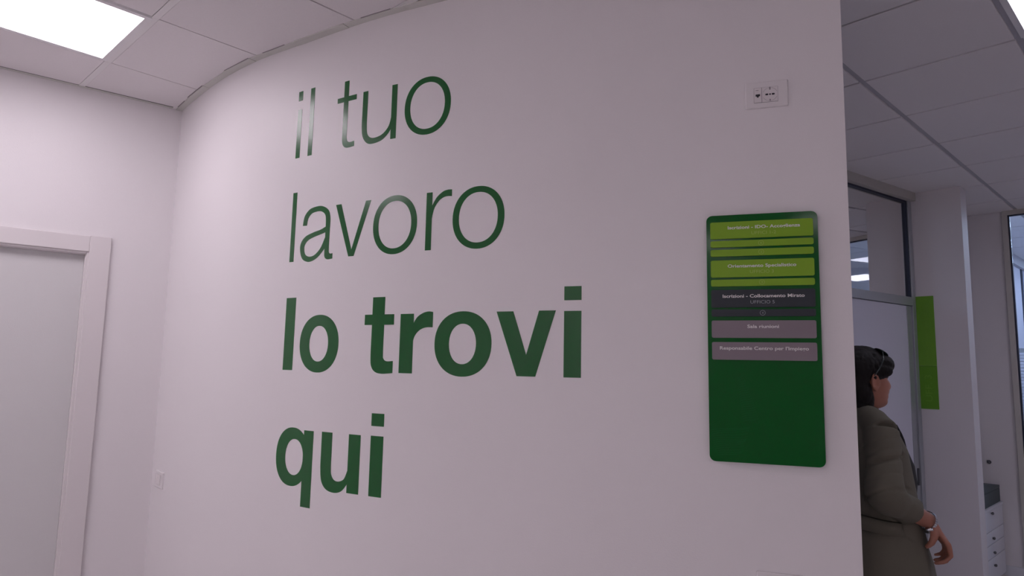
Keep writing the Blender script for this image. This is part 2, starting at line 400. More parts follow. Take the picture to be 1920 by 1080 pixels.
# ------------------------------------------------------------------ ceiling trims
tr = struct(bpy.data.objects.new('trim_1', None)); COL.objects.link(tr)
s = .62; k = 0
while s < WS1 - .02:
    e = min(s + (.235 if s < 1.5 else .30), WS1)
    b = BM(); n = 5; R = []
    dz = (k % 2) * .0012
    wid = .032 + (.003 if k % 2 else 0)
    # outer edge is a straight run (the profile is cut in short straight pieces), inner edge follows the wall
    oa, ob = on_wall(s, 0, wid), on_wall(e - .002, 0, wid)
    for q in range(n + 1):
        t = q / n; ss = s + (e - .002 - s) * t
        i_ = on_wall(ss, 0, -.002); o_ = oa.lerp(ob, t)
        R.append([b.verts.new((i_.x, i_.y, CH - .004 - dz)), b.verts.new((o_.x, o_.y, CH - .004 - dz)), b.verts.new((o_.x, o_.y, CH + .001)), b.verts.new((i_.x, i_.y, CH + .001))])
    for A, B in zip(R, R[1:]):
        for c in range(4): b.faces.new((A[c], A[(c + 1) % 4], B[(c + 1) % 4], B[c]))
    b.faces.new(R[0]); b.faces.new(R[-1])
    build('trim_piece', b, M_TRIM, tr)
    if k % 3 != 2:                                               # dark strip painted as the shadow where cut tiles meet the trim unevenly
        b = BM(); n_ = (oa - ob).cross(Vector((0, 0, 1))).normalized()
        if n_.dot(Vector((*wnorm((s + e) / 2), 0))) < 0: n_ = -n_
        p0, p1 = oa.lerp(ob, .06 if k % 2 else .3), oa.lerp(ob, .97 if k % 2 else .8)
        wedge(b, [(p.x, p.y) for p in (p0, p1, p1 + n_ * .0035, p0 + n_ * .0035)], CH - .0012, CH + .0005)
        build('shadow_strip', b, M_GROOVE, tr)
    s = e; k += 1
tr2 = struct(LW('trim_2', (-4.2, -.03, -.001, .024, CH - .003, CH + .001), M_TRIM))
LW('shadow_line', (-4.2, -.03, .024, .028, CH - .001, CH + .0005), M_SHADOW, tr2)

# ------------------------------------------------------------------ floor and outer shell
struct(boxobj('floor', (XB[0] - .1, XB[1] + .1, XB[2] - .1, XB[3] + .1, -.1, 0), M_FLOOR))
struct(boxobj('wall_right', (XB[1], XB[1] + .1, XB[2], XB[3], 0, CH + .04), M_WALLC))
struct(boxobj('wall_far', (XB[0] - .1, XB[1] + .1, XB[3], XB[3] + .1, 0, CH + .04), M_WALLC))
# unseen window added behind the camera to bring in fill daylight
WZ0, WZ1 = .5, 2.75
def window_wall(name, wname, along_x, a0, a1, w0, w1):
    b = BM()
    def bb(q0, q1, z0, z1): box(b, *((q0, q1, XB[2] - .1, XB[2]) if along_x else (XB[0] - .1, XB[0], q0, q1)), z0, z1)
    bb(a0, w0, 0, CH + .04); bb(w1, a1, 0, CH + .04); bb(w0, w1, 0, WZ0); bb(w0, w1, WZ1, CH + .04)
    struct(build(name, b, M_WALL))
    g = struct(bpy.data.objects.new(wname, None)); COL.objects.link(g)
    def fb(q0, q1, z0, z1): boxobj('frame', ((q0, q1, XB[2] - .07, XB[2] - .01) if along_x else (XB[0] - .07, XB[0] - .01, q0, q1)) + (z0, z1), M_FRAME, g)
    for q in (w0, (w0 + w1) / 2 - .02, w1 - .04): fb(q, q + .04, WZ0, WZ1)
    fb(w0 + .04, w1 - .04, WZ0, WZ0 + .05); fb(w0 + .04, w1 - .04, WZ1 - .05, WZ1)
    pd = bpy.data.lights.new('window_portal', 'AREA'); pd.shape = 'RECTANGLE'; pd.size = w1 - w0; pd.size_y = WZ1 - WZ0; pd.cycles.is_portal = True
    po = bpy.data.objects.new('window_portal', pd); COL.objects.link(po)
    po.location = ((w0 + w1) / 2, XB[2] - .09, (WZ0 + WZ1) / 2) if along_x else (XB[0] - .09, (w0 + w1) / 2, (WZ0 + WZ1) / 2)
    po.rotation_euler = (PI / 2, 0, PI if along_x else -PI / 2)
struct(boxobj('wall_side', (XB[0] - .1, XB[0], XB[2], XB[3], 0, CH + .04), M_WALL))
window_wall('wall_back', 'window_fill', True, XB[0] - .1, XB[1] + .1, -3.02, -2.08)

# ------------------------------------------------------------------ corridor structures
def UVP(u, v): return EAR * u + EBR * v
def UVbox(name, u0, u1, v0, v1, z0, z1, m, parent=None, bev=0):
    b = BM(); box(b, u0, u1, v0, v1, z0, z1, bev=bev)
    for q in b.verts:
        p = UVP(q.co.x, q.co.y); q.co = Vector((p.x, p.y, q.co.z))
    return build(name, b, m, parent)
V1 = 5.584
# pillar wall with its side face (the pale strip), and the wall behind it
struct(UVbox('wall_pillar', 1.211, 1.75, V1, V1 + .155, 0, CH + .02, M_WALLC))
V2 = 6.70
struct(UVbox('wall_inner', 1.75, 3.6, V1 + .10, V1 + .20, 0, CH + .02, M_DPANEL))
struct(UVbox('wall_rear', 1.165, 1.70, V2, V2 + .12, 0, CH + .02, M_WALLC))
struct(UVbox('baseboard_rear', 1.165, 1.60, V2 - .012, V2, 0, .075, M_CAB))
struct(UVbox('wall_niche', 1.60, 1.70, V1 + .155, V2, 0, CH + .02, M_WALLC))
# wall that carries the glazed door: oblique to the grid
PD = Vector((3.0029, 4.9564)); DD = Vector((-.82678, -.56252)); DN = Vector((-DD.y, DD.x))
if DN.dot(-PD) < 0: DN = -DN
def DWbox(name, a0, a1, d0, d1, z0, z1, m, parent=None, bev=0):
    b = BM(); box(b, a0, a1, d0, d1, z0, z1, bev=bev)
    for q in b.verts:
        p = PD + DD * q.co.x + DN * q.co.y; q.co = Vector((p.x, p.y, q.co.z))
    return build(name, b, m, parent)
AE = 3.6
struct(DWbox('trim_3', -.02, AE, -.05, .052, CAMZ + 1.312, CH + .01, M_SILL, bev=.002))
gd = struct(bpy.data.objects.new('window_1', None)); COL.objects.link(gd)
DWbox('frame', 0, .048, -.03, .02, 0, CAMZ + 1.315, M_ALU, gd, .002)
DWbox('frame', 1.02, 1.08, -.03, .02, 0, CAMZ + 1.315, M_ALU, gd, .002)
DWbox('transom', .048, 1.02, -.03, .02, CAMZ + .515, CAMZ + .578, M_ALU, gd, .002)
DWbox('glazing_seal', .048, .058, -.02, .010, CAMZ + .578, CAMZ + 1.312, M_GASK, gd)
DWbox('glazing_seal', .048, 1.02, -.02, .010, CAMZ + 1.298, CAMZ + 1.313, M_GASK, gd)
DWbox('pane', .058, 1.02, -.012, -.006, CAMZ + .578, CAMZ + 1.299, M_GLASS, gd)
struct(DWbox('wall_door', 1.08, AE, -.06, .03, 0, CAMZ + 1.315, M_WALLC))
d2 = struct(bpy.data.objects.new('door_2', None)); COL.objects.link(d2)
DWbox('door_leaf', .118, 1.015, -.028, .004, .008, CAMZ + .512, M_DPANEL, d2, .001)
DWbox('door_edge', .050, .118, -.028, .008, .008, CAMZ + .512, M_ALU, d2, .002)
DWbox('door_lock', .066, .086, .007, .016, CAMZ - .78, CAMZ - .66, M_KNOB, d2, .002)
# glazed front of the far office, flush with the rear wall
w2 = struct(bpy.data.objects.new('window_2', None)); COL.objects.link(w2)
UVbox('frame', 1.131, 1.170, V2 - .02, V2 + .07, 0, CAMZ + 1.338, M_SILL, w2, .002)
UVbox('frame', -.10, 1.165, V2 - .02, V2 + .07, CAMZ + 1.338, CH + .01, M_SILL, w2, .002)
UVbox('frame', -.16, -.10, V2 - .02, V2 + .07, 0, CH + .01, M_SILL, w2, .002)
UVbox('glazing_seal', 1.119, 1.133, V2 + .0, V2 + .03, 0, CAMZ + 1.338, M_GASK, w2)
UVbox('glazing_seal', -.10, 1.119, V2 + .0, V2 + .03, CAMZ + 1.329, CAMZ + 1.339, M_GASK, w2)
UVbox('pane', -.10, 1.119, V2 + .010, V2 + .016, 0, CAMZ + 1.329, M_GLASS, w2)
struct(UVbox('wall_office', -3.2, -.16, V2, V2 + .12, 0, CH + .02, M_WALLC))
# inside the far office: a side partition with a header, a post and glass, and a venetian blind
PB = struct(bpy.data.objects.new('window_3', None)); COL.objects.link(PB)
UVbox('frame', 1.50, 1.62, V2 + .12, 11.0, CH - .11, CH + .01, M_BARC, PB)
UVbox('frame', 1.53, 1.59, 9.62, 9.70, 0, CH - .11, M_GASK, PB)
struct(UVbox('wall_partition', 1.54, 1.58, V2 + .12, 11.0, 0, CH - .11, M_DPANEL))
bl = thing('venetian_blind', 'white venetian blind behind the office glass at the right picture edge', 'blind', (*UVP(.640, V2 + .095), 0))
b = BM(); box(b, -.5, .5, -.02, .02, 1.765, 1.80)
o = build('head_rail', b, M_BLIND, bl); 
slat = BM(); box(slat, -.495, .495, -.0125, .0125, -.0006, .0006)
for v in slat.verts: v.co.z += v.co.y * .22
sm = bpy.data.meshes.new('slat'); slat.to_mesh(sm); slat.free(); sm.materials.append(M_BLIND)
for k in range(37):
    q = link('slat', sm, None, bl); q.location = (0, 0, 1.745 - .026 * k)
for x in (-.4, .4):
    b = BM(); cyl(b, (x, 0, .77), (x, 0, 1.77), .0015, 6); build('cord', b, M_BLIND, bl)
b = BM(); box(b, -.495, .495, -.014, .014, .765, .782); build('bottom_rail', b, M_BLIND, bl)
bl.rotation_euler = (0, 0, math.atan2(EAR.y, EAR.x))

# drawer cabinet, box and hook in the niche
cabL = UVP(1.287, 5.90)
CANG = math.atan2(EBR.y, EBR.x)
cab = thing('drawer_cabinet', 'pale grey low drawer cabinet standing in the niche behind the pillar wall', 'cabinet', (cabL.x, cabL.y, 0), CANG)
# local x runs along +v (away to the right in view), local y into the niche
CW, CD, CT = .76, .29, .575
b = BM(); box(b, 0, CW, .016, CD, .03, CT - .02); build('body', b, M_CAB, cab)
b = BM(); box(b, -.004, CW + .004, -.006, CD, CT - .02, CT, bev=.002); build('worktop', b, M_CAB, cab)
b = BM(); box(b, .01, CW - .01, .03, CD, 0, .03); build('plinth', b, M_KNOB, cab)
for z0, z1, zk in ((.404, .550, .530), (.308, .400, .347), (.210, .304, .243), (.035, .206, .15)):
    b = BM(); box(b, .002, CW - .002, 0, .016, z0, z1, bev=.002); dr = build('drawer', b, M_CAB, cab)
    b = BM(); cyl(b, (.38, -.004, zk), (.38, .0, zk), .006, 12); ellipsoid(b, (.38, -.010, zk), (.016, .009, .011)); build('knob', b, M_KNOB, dr, True)
bl_ = UVP(1.295, 6.06)
bx = thing('storage_box', 'black box with a sloping lid on top of the grey drawer cabinet', 'box', (bl_.x, bl_.y, CT), CANG)
b = BM(); box(b, 0, .585, 0, .24, 0, .105, bev=.003); build('body', b, M_BOX, bx)
b = BM(); R = [[b.verts.new((x, y, z)) for y, z in ((0, .107), (.24, .107), (.24, zt), (0, zt))] for x, zt in ((0, .19), (.585, .128))]
for c in range(4): b.faces.new((R[0][c], R[0][(c + 1) % 4], R[1][(c + 1) % 4], R[1][c]))
b.faces.new(R[0]); b.faces.new(R[1]); build('lid', b, M_BOX, bx)
hk = UVP(1.365, V2)
hook = thing('wall_hook', 'small dark hook on the wall above the black box', 'hook', (hk.x, hk.y, CAMZ - .69), math.atan2(-EAR.y, -EAR.x))
b = BM(); cyl(b, (0, 0, 0), (0, -.008, 0), .016, 14); build('plate', b, M_KNOB, hook, True)
b = BM(); tube(b, smooth_path([(0, -.008, 0), (0, -.03, -.006), (0, -.045, .004), (0, -.048, .018)]), [.006] * 13, 10); build('peg', b, M_KNOB, hook, True)

# ------------------------------------------------------------------ lettering on the curved wall (font units, em = 1000)
EM = .4116; LEAD = .4439; ORG = 1.8743; BASE = CAMZ + .8593
def patch(fn, nu, nv): return (fn, nu, nv)
def strip_xf(a, b, line, k):
    pass
class Glyph:
    def __init__(s): s.strips = []          # each strip: list of rows (rows of 2-D points)
    def rect(s, x0, z0, x1, z1):
        n = max(1, int((x1 - x0) / 35)); s.strips.append([[(x0 + (x1 - x0) * i / n, z0), (x0 + (x1 - x0) * i / n, z1)] for i in range(n + 1)]); return s
    def quad(s, a, b, c, d, n=6):            # a-b lower edge run, d-c upper edge run (rows go from a,d to b,c)
        L = lambda p, q, t: (p[0] + (q[0] - p[0]) * t, p[1] + (q[1] - p[1]) * t)
        s.strips.append([[L(a, b, i / n), L(d, c, i / n)] for i in range(n + 1)]); return s
    def ring(s, xo0, xo1, zo0, zo1, xi0, xi1, zi0, zi1, p=2.12, pi=2.12, n=72):
        R = []
        for i in range(n + 1):
            t = 2 * PI * i / n; c, q = math.cos(t), math.sin(t)
            f = lambda v, e: math.copysign(abs(v) ** (2 / e), v)
            R.append([((xo0 + xo1) / 2 + (xo1 - xo0) / 2 * f(c, p), (zo0 + zo1) / 2 + (zo1 - zo0) / 2 * f(q, p)),
                      ((xi0 + xi1) / 2 + (xi1 - xi0) / 2 * f(c, pi), (zi0 + zi1) / 2 + (zi1 - zi0) / 2 * f(q, pi))])
        s.strips.append(R); return s
    def pair(s, A, B, k=8):                  # two edge polylines smoothed and stitched
        a = smooth_path([(x, z, 0) for x, z in A], k); b = smooth_path([(x, z, 0) for x, z in B], k)
        s.strips.append([[(p.x, p.y), (q.x, q.y)] for p, q in zip(a, b)]); return s
def letter(gl, line, name_label, parent, m=M_VINYL):
    b = BM()
    for st in gl.strips:
        R = []
        for row in st:
            (x0, z0), (x1, z1) = row; n = 2
            R.append([b.verts.new(on_wall(ORG + (x0 + (x1 - x0) * i / n) * EM / 1000, BASE - line * LEAD + (z0 + (z1 - z0) * i / n) * EM / 1000, .0009)) for i in range(n + 1)])
        for A, B in zip(R, R[1:]):
            for c in range(len(A) - 1):
                try: b.faces.new((A[c], A[c + 1], B[c + 1], B[c]))
                except ValueError: pass
    bmesh.ops.remove_doubles(b, verts=b.verts, dist=1e-5)
    bmesh.ops.dissolve_degenerate(b, edges=b.edges, dist=1e-6)
    for f in b.faces:
        c = f.calc_center_median(); f.normal_update()
        n = wnorm(near_s2(c))
        if f.normal.x * n.x + f.normal.y * n.y < 0: f.normal_flip()
    ret = bmesh.ops.extrude_face_region(b, geom=list(b.faces))
    for v in [g for g in ret['geom'] if isinstance(g, bmesh.types.BMVert)]:
        n = wnorm(near_s2(v.co)); v.co.x -= n.x * .0007; v.co.y -= n.y * .0007
    bmesh.ops.recalc_face_normals(b, faces=b.faces)
    o = build('letter', b, m, parent, recalc=True); o['label'] = name_label
    return o
_tab = [(WS0 + (WS1 - WS0) * i / 160, wpos(WS0 + (WS1 - WS0) * i / 160)) for i in range(161)]
def near_s2(c):
    x, y = c.x, c.y
    return min(_tab, key=lambda q: (q[1].x - x) ** 2 + (q[1].y - y) ** 2)[0]
def L_i(x, w=61): return Glyph().rect(x, 0, x + w, 517).rect(x, 613, x + w, 714)
def L_l(x, w=61): return Glyph().rect(x, 0, x + w, 714)
def L_o(x, w): return Glyph().ring(x, x + w, -13, 533, x + 62, x + w - 62, 41, 481)
def L_t():
    g = Glyph().rect(583, 469, 837, 520)
    g.pair([(671, 680), (670, 400), (669, 140), (677, 50), (709, 6), (764, -5), (833, 0)],
           [(732, 680), (731, 400), (729, 140), (733, 84), (749, 58), (781, 48), (833, 51)]); return g
def L_u():
    g = Glyph().rect(1277, 0, 1339, 525)
    g.pair([(924, 523), (923, 330), (923, 170), (942, 68), (997, 2), (1072, -13), (1172, 4), (1242, 52), (1281, 104)],
           [(986, 523), (985, 330), (985, 180), (996, 98), (1032, 55), (1094, 42), (1182, 64), (1252, 130), (1281, 230)]); return g
def L_a():
    g = Glyph()
    # terminal, arch, stem and tail
    g.pair([(175, 356), (196, 450), (260, 512), (350, 533), (450, 528), (536, 480), (567, 395), (567, 250), (567, 95), (572, 58), (591, 45), (621, 47)],
           [(236, 353), (250, 420), (290, 464), (350, 480), (430, 478), (488, 444), (506, 385), (508, 250), (508, 80), (514, 18), (551, -8), (621, -6)])
    # bowl
    g.pair([(509, 318), (440, 294), (340, 276), (225, 243), (162, 180), (157, 100), (195, 20), (270, -14), (350, -8), (430, 30), (508, 100)],
           [(509, 262), (450, 248), (350, 228), (268, 202), (222, 158), (217, 108), (238, 60), (295, 36), (370, 48), (450, 110), (509, 215)]); return g
def L_v():
    return Glyph().quad((831, 0), (637, 518), (709, 518), (866, 64), 8).quad((866, 64), (1022, 518), (1085, 518), (898, 0), 8).quad((831, 0), (866, 64), (866, 64), (898, 0), 2)
def L_r():
    g = Glyph().rect(1709, 0, 1770, 521)
    g.pair([(1769, 398), (1812, 468), (1872, 515), (1922, 530), (1968, 529)], [(1769, 280), (1792, 372), (1842, 440), (1902, 470), (1968, 469)]); return g
def B_l(x): return Glyph().rect(x, 0, x + 140, 714)
def B_o(x, w, xi0, xi1): return Glyph().ring(x, x + w, -16, 534, xi0, xi1, 88, 428, 2.15, 2.1)
def B_t():
    g = Glyph().rect(1074, 427, 1408, 521)
    g.pair([(1161, 679), (1161, 400), (1161, 130), (1177, 45), (1224, 2), (1299, -10), (1413, -2)],
           [(1300, 679), (1300, 400), (1300, 165), (1307, 125), (1329, 106), (1359, 101), (1413, 105)]); return g
def B_r():
    g = Glyph().rect(1479, 0, 1620, 521)
    g.pair([(1611, 425), (1656, 490), (1716, 526), (1771, 538), (1817, 533)], [(1611, 215), (1628, 310), (1676, 370), (1741, 398), (1817, 400)]); return g
def B_v(): return Glyph().quad((2620, 0), (2429, 526), (2581, 526), (2701, 172), 10).quad((2701, 172), (2807, 528), (2950, 528), (2783, 0), 10).quad((2620, 0), (2701, 172), (2701, 172), (2783, 0), 4)
def B_i(x, w=141): return Glyph().rect(x, 0, x + w, 522).rect(x, 607, x + w, 718)
def B_q():
    g = Glyph().ring(-18, 436, -17, 531, 115, 366, 87, 424, 2.2, 2.1)
    g.rect(365, -189, 497, 515); return g
def B_u():
    g = Glyph().rect(950, 0, 1089, 518)
    g.pair([(608, 518), (609, 340), (611, 190), (632, 70), (697, 4), (797, -15), (887, 8), (952, 76)],
           [(744, 518), (745, 340), (746, 200), (755, 140), (792, 98), (849, 90), (912, 118), (952, 200)]); return g
words = [
    (0, 'thin', 'il', [('i', L_i(1)), ('l', L_l(182))], 'thin green vinyl word il at the upper left start of the wall slogan'),
    (0, 'thin', 'tuo', [('t', L_t()), ('u', L_u()), ('o', L_o(1431, 496))], 'thin green vinyl word tuo at the end of the top line on the curved wall'),
    (1, 'thin', 'lavoro', [('l', L_l(4)), ('a', L_a()), ('v', L_v()), ('o', L_o(1122, 493)), ('r', L_r()), ('o', L_o(1983, 498))], 'thin green vinyl word lavoro on the second line of the curved wall'),
    (2, 'bold', 'lo', [('l', B_l(0)), ('o', B_o(231, 531, 368, 626))], 'bold green vinyl word lo starting the third line on the curved wall'),
    (2, 'bold', 'trovi', [('t', B_t()), ('r', B_r()), ('o', B_o(1842, 546, 1984, 2244)), ('v', B_v()), ('i', B_i(3019))], 'bold green vinyl word trovi, widest on the curved wall'),
    (3, 'bold', 'qui', [('q', B_q()), ('u', B_u()), ('i', B_i(1205, 140))], 'bold green vinyl word qui on the bottom line of the curved wall'),
]
for line, wt, wd, gls, lab in words:
    sx = min(p[0] for g in gls for st in g[1].strips for r in st for p in r)
    base = on_wall(ORG + sx * EM / 1000, BASE - line * LEAD)
    t = thing('wall_word', lab, 'lettering', base, 0, 'slogan words on the curved wall')
    for ch, gl in gls:
        o = letter(gl, line, 'letter ' + ch, t)
        o.matrix_parent_inverse = Matrix.Translation(-base)

# ------------------------------------------------------------------ text helper for small print
def text_mesh(txt, width, height=None, bold=0, m=None):
    """built-in font as flat mesh, centred in x, baseline at z=0, scaled to width; lies in the x-z plane facing -y"""
    cu = bpy.data.curves.new('t', 'FONT'); cu.body = txt; cu.size = 1; cu.offset = bold; cu.resolution_u = 3; cu.fill_mode = 'FRONT'
    ob = bpy.data.objects.new('t', cu); COL.objects.link(ob)
    dg = bpy.context.evaluated_depsgraph_get(); dg.update()
    me = bpy.data.meshes.new_from_object(ob.evaluated_get(dg)); bpy.data.objects.remove(ob); bpy.data.curves.remove(cu)
    xs = [v.co.x for v in me.vertices]; x0, x1 = min(xs), max(xs)
    sx = width / (x1 - x0); sz = (height / .73) if height else sx
    for v in me.vertices:
        v.co = Vector(((v.co.x - (x0 + x1) / 2) * sx, 0, v.co.y * sz))
    me.materials.clear()
    if m: me.materials.append(m)
    return me

# ------------------------------------------------------------------ directory sign (local x along wall, -y towards viewer)
S_L = 3.5672
sb = on_wall(S_L, 0, 0); sd = wdir(3.72)
sign = thing('directory_sign', 'tall green office directory sign with nine name strips on the curved wall', 'sign', (sb.x, sb.y, CAMZ), math.atan2(sd.y, sd.x))
sign.scale = (1.011, 1.011, 1.0115)
b = BM(); rrect(b, 0, .3070, -.2565, .4655, -.020, -.012, .017, 8, .0012); panel = build('backing_panel', b, M_ACRYL, sign)
for x in (.03, .278):
    for z in (-.22, .43):
        b = BM(); cyl(b, (x, 0, z), (x, -.012, z), .007, 12); build('spacer', b, M_STEEL, sign, True)
plates = [
    (.4438, .3932, M_LIME, 'lime', 'Iscrizioni - IDO- Accoglienza', .1608, .1985, .4212, 'UFFICI 1-2', .1612, .0676, .4034, None),
    (.3869, .3677, M_LIME, 'lime', None, 0, 0, 0, None, 0, 0, 0, ('1', .1533, .3772)),
    (.3604, .3401, M_LIME, 'lime', None, 0, 0, 0, None, 0, 0, 0, ('2', .1533, .3506)),
    (.3282, .2772, M_LIME, 'lime', 'Orientamento Specialistico', .1530, .1875, .3060, 'UFFICIO 3', .1535, .0648, .2882, None),
    (.2706, .2504, M_LIME, 'lime', None, 0, 0, 0, None, 0, 0, 0, ('3', .1533, .2612)),
    (.2400, .1881, M_DARKP, 'charcoal', 'Iscrizioni - Collocamento Mirato', .1550, .2225, .2167, 'UFFICIO 5', .1534, .0655, .1987, None),
    (.1820, .1616, M_DARKP, 'charcoal', None, 0, 0, 0, None, 0, 0, 0, ('4', .1533, .1717)),
    (.1496, .0990, M_GREYP, 'grey', 'Sala riunioni', .1533, .0855, .1278, None, 0, 0, 0, None),
    (.0865, .0352, M_GREYP, 'grey', "Responsabile Centro per l'Impiego", .1533, .2395, .0647, None, 0, 0, 0, None),
]
YF = -.0245
for z1, z0, m, cn, t1, x1, w1, b1, t2, x2, w2_, b2, num in plates:
    b = BM(); rrect(b, .0113, .2943, z0, z1, YF, -.0195, .0045, 5, .0006)
    pl = build('name_plate', b, m, sign)
    pl['label'] = cn + (' plate reading ' + t1 if t1 else ' thin plate with number %s in a circle' % num[0])
    if t1:
        o = link('lettering', text_mesh(t1, w1, .0098, .018, M_PRINT), None, pl); o.location = (x1, YF - .0004, b1)
    if t2:
        o = link('lettering', text_mesh(t2, w2_, .0100, -.004, M_PRINTG if cn == 'charcoal' else M_PRINTF), None, pl); o.location = (x2, YF - .0004, b2)
    if num:
        mm = M_PRINTG if cn == 'charcoal' else M_PRINTF
        o = link('lettering', text_mesh(num[0], .0020 if num[0] == '1' else .0038, .0064, .0, mm), None, pl); o.location = (num[1], YF - .0004, num[2] - .0032)
        b = BM(); N = 28; R = [[b.verts.new((num[1] + r * math.cos(2 * PI * i / N), YF - .0004, num[2] + r * math.sin(2 * PI * i / N))) for i in range(N)] for r in (.0066, .0075)]
        for i in range(N): b.faces.new((R[0][i], R[0][(i + 1) % N], R[1][(i + 1) % N], R[1][i]))
        build('number_ring', b, mm, pl)
# faint wavy hatch in slightly paler green on the lower panel
b = BM()
def hatch(x0, z0, x1, z1, w=.0006):
    n = 6; R = []
    for i in range(n + 1):
        t = i / n; x = x0 + (x1 - x0) * t; z = z0 + (z1 - z0) * t + .0016 * math.sin(t * PI * 2)
        R.append((b.verts.new((x, -.0203, z - w)), b.verts.new((x, -.0203, z + w))))
    for A, B in zip(R, R[1:]): b.faces.new((A[0], B[0], B[1], A[1]))
for i in range(20):
    t = i / 19; z = -.020 - .120 * t
    hatch(.080 + .012 * t, z, .094 + .042 * t ** .8, z + .010)
for i in range(13):
    z = -.168 - .006 * i; hatch(.006 + .001 * i, z, .112 - .002 * i, z + .012 + .003 * math.sin(i))
build('hatch_pattern', b, M_ACRYLE, sign)['kind'] = 'stuff'

# ------------------------------------------------------------------ sockets and switch on the curved wall
def wall_plate(name, label, cat, s0, s1, z0, z1, kind):
    sm_ = (s0 + s1) / 2; p = on_wall(sm_, 0); d = wdir(sm_); W = s1 - s0; H = z1 - z0
    t = thing(name, label, cat, (p.x, p.y, z0), math.atan2(d.y, d.x))
    b = BM(); rrect(b, -W / 2, W / 2, 0, H, -.0085, .0035, .004, 4, .0035); build('cover_plate', b, M_PLASTIC, t)
    Y = -.0085
    if kind == 'socket':
        ix0, ix1, iz0, iz1 = -.036, .033, .0155, .0635
        b = BM(); box(b, ix0, ix1, Y - .0006, Y + .002, iz0, iz1); build('insert_gap', b, M_GROOVE, t)
        b = BM(); box(b, ix0 + .0007, -.0138, Y - .0012, Y, iz0 + .0007, iz1 - .0007); rj = build('data_module', b, M_PLAST2, t); rj['label'] = 'network jack module'
        b = BM(); box(b, -.0310, -.0185, Y - .0015, Y - .0009, .036, .0425); box(b, -.0275, -.0220, Y - .0015, Y - .0009, .0325, .0362); build('jack_opening', b, M_BLACK, rj)
        b = BM(); box(b, -.0315, -.0180, Y - .0014, Y - .001, .0428, .0475); build('jack_shutter', b, M_PLASTIC, rj)
        b = BM(); box(b, -.0305, -.0225, Y - .0014, Y - .001, .0545, .0560); build('printed_mark', b, M_GROOVE, rj)
        b = BM(); box(b, -.0124, ix1 - .0007, Y - .0012, Y, iz0 + .0007, iz1 - .0007); so = build('power_module', b, M_PLAST2, t); so['label'] = 'power socket module'
        # round well shown as a shallow ring cut by the module edge
        b = BM(); N = 24; cx, cz = .0103, .0395
        for r0, r1, a0, a1 in ((.0205, .0212, 22, 158), (.0205, .0212, 202, 338)):
            R = [[b.verts.new((cx + r * 1.0 * math.cos(math.radians(a0 + (a1 - a0) * i / N)), Y - .0014, cz + r * math.sin(math.radians(a0 + (a1 - a0) * i / N)))) for i in range(N + 1)] for r in (r0, r1)]
            for i in range(N): b.faces.new((R[0][i], R[0][i + 1], R[1][i + 1], R[1][i]))
        build('socket_ring', b, M_GROOVE, so)
        for px, w_, h_ in ((.0012, .0088, .0052), (.0194, .0088, .0052), (.0103, .0050, .0048)):
            b = BM(); rrect(b, px - w_ / 2, px + w_ / 2, .0395 - h_ / 2, .0395 + h_ / 2, Y - .0016, Y - .0010, h_ / 2 * .98, 6); build('pin_hole', b, M_BLACK, so)
        b = BM(); box(b, .0083, .0123, Y - .0018, Y - .001, .0540, .0622); build('earth_clip', b, M_GROOVE, so)
        b = BM(); box(b, .0086, .0120, Y - .0018, Y - .001, .0185, .0240); build('earth_clip', b, M_GROOVE, so)
    else:
        for k, x in enumerate((-.034, -.0115, .011)):
            b = BM(); box(b, x + .0005, x + .0215, Y - .0025, Y, .0165, H - .0165, bev=.001); build('rocker', b, M_PLAST2, t)
        b = BM(); box(b, .028, .031, Y - .001, Y, H / 2 - .003, H / 2 + .003); build('indicator', b, M_GROOVE, t)
    return t
wall_plate('wall_socket', 'white wall socket with network jack high on the curved wall above the directory', 'socket', 3.6864, 3.8106, CAMZ + .8030, CAMZ + .8862, 'socket')
wall_plate('wall_socket', 'white wall socket plate cut by the lower picture edge under the directory', 'socket', 3.6891, 3.8120, CAMZ - .6415, CAMZ - .5588, 'socket')
wall_plate('light_switch', 'small white light switch plate near the left corner of the curved wall', 'switch', .735, .860, CAMZ - .634, CAMZ - .552, 'switch')

# ------------------------------------------------------------------ lime office sign on the pillar wall
p = UVP(1.5325, V1)
os_ = thing('office_sign', 'narrow vertical lime green office sign on the wall beside the glazed door', 'sign', (p.x, p.y, CAMZ - .238), math.atan2(-EAR.y, -EAR.x))
b = BM(); box(b, 0, .116, -.006, .001, 0, .31, bev=.0008); build('lower_panel', b, M_SIGND, os_)['label'] = 'deeper lime lower panel'
b = BM(); box(b, 0, .116, -.006, .001, .311, .823, bev=.0008); build('upper_panel', b, M_SIGNL, os_)['label'] = 'lime upper panel'
o = link('lettering', text_mesh('Orientamento Specialistico', .41, .022, .03, M_SIGNP), None, os_); o.location = (.068, -.0068, .555); o.rotation_euler = (0, -PI / 2, 0)
o = link('lettering', text_mesh('UFF. 3', .19, .045, .0, M_SIGNP), None, os_); o.location = (.078, -.0068, .15); o.rotation_euler = (0, -PI / 2, 0)

# ------------------------------------------------------------------ the woman
TH = .497402; WO = Vector((1.33123, 2.45192, 0))
person = thing('person', 'person with short dark hair and olive jacket, hand at hip, beside the wall end', 'person', WO, -TH)
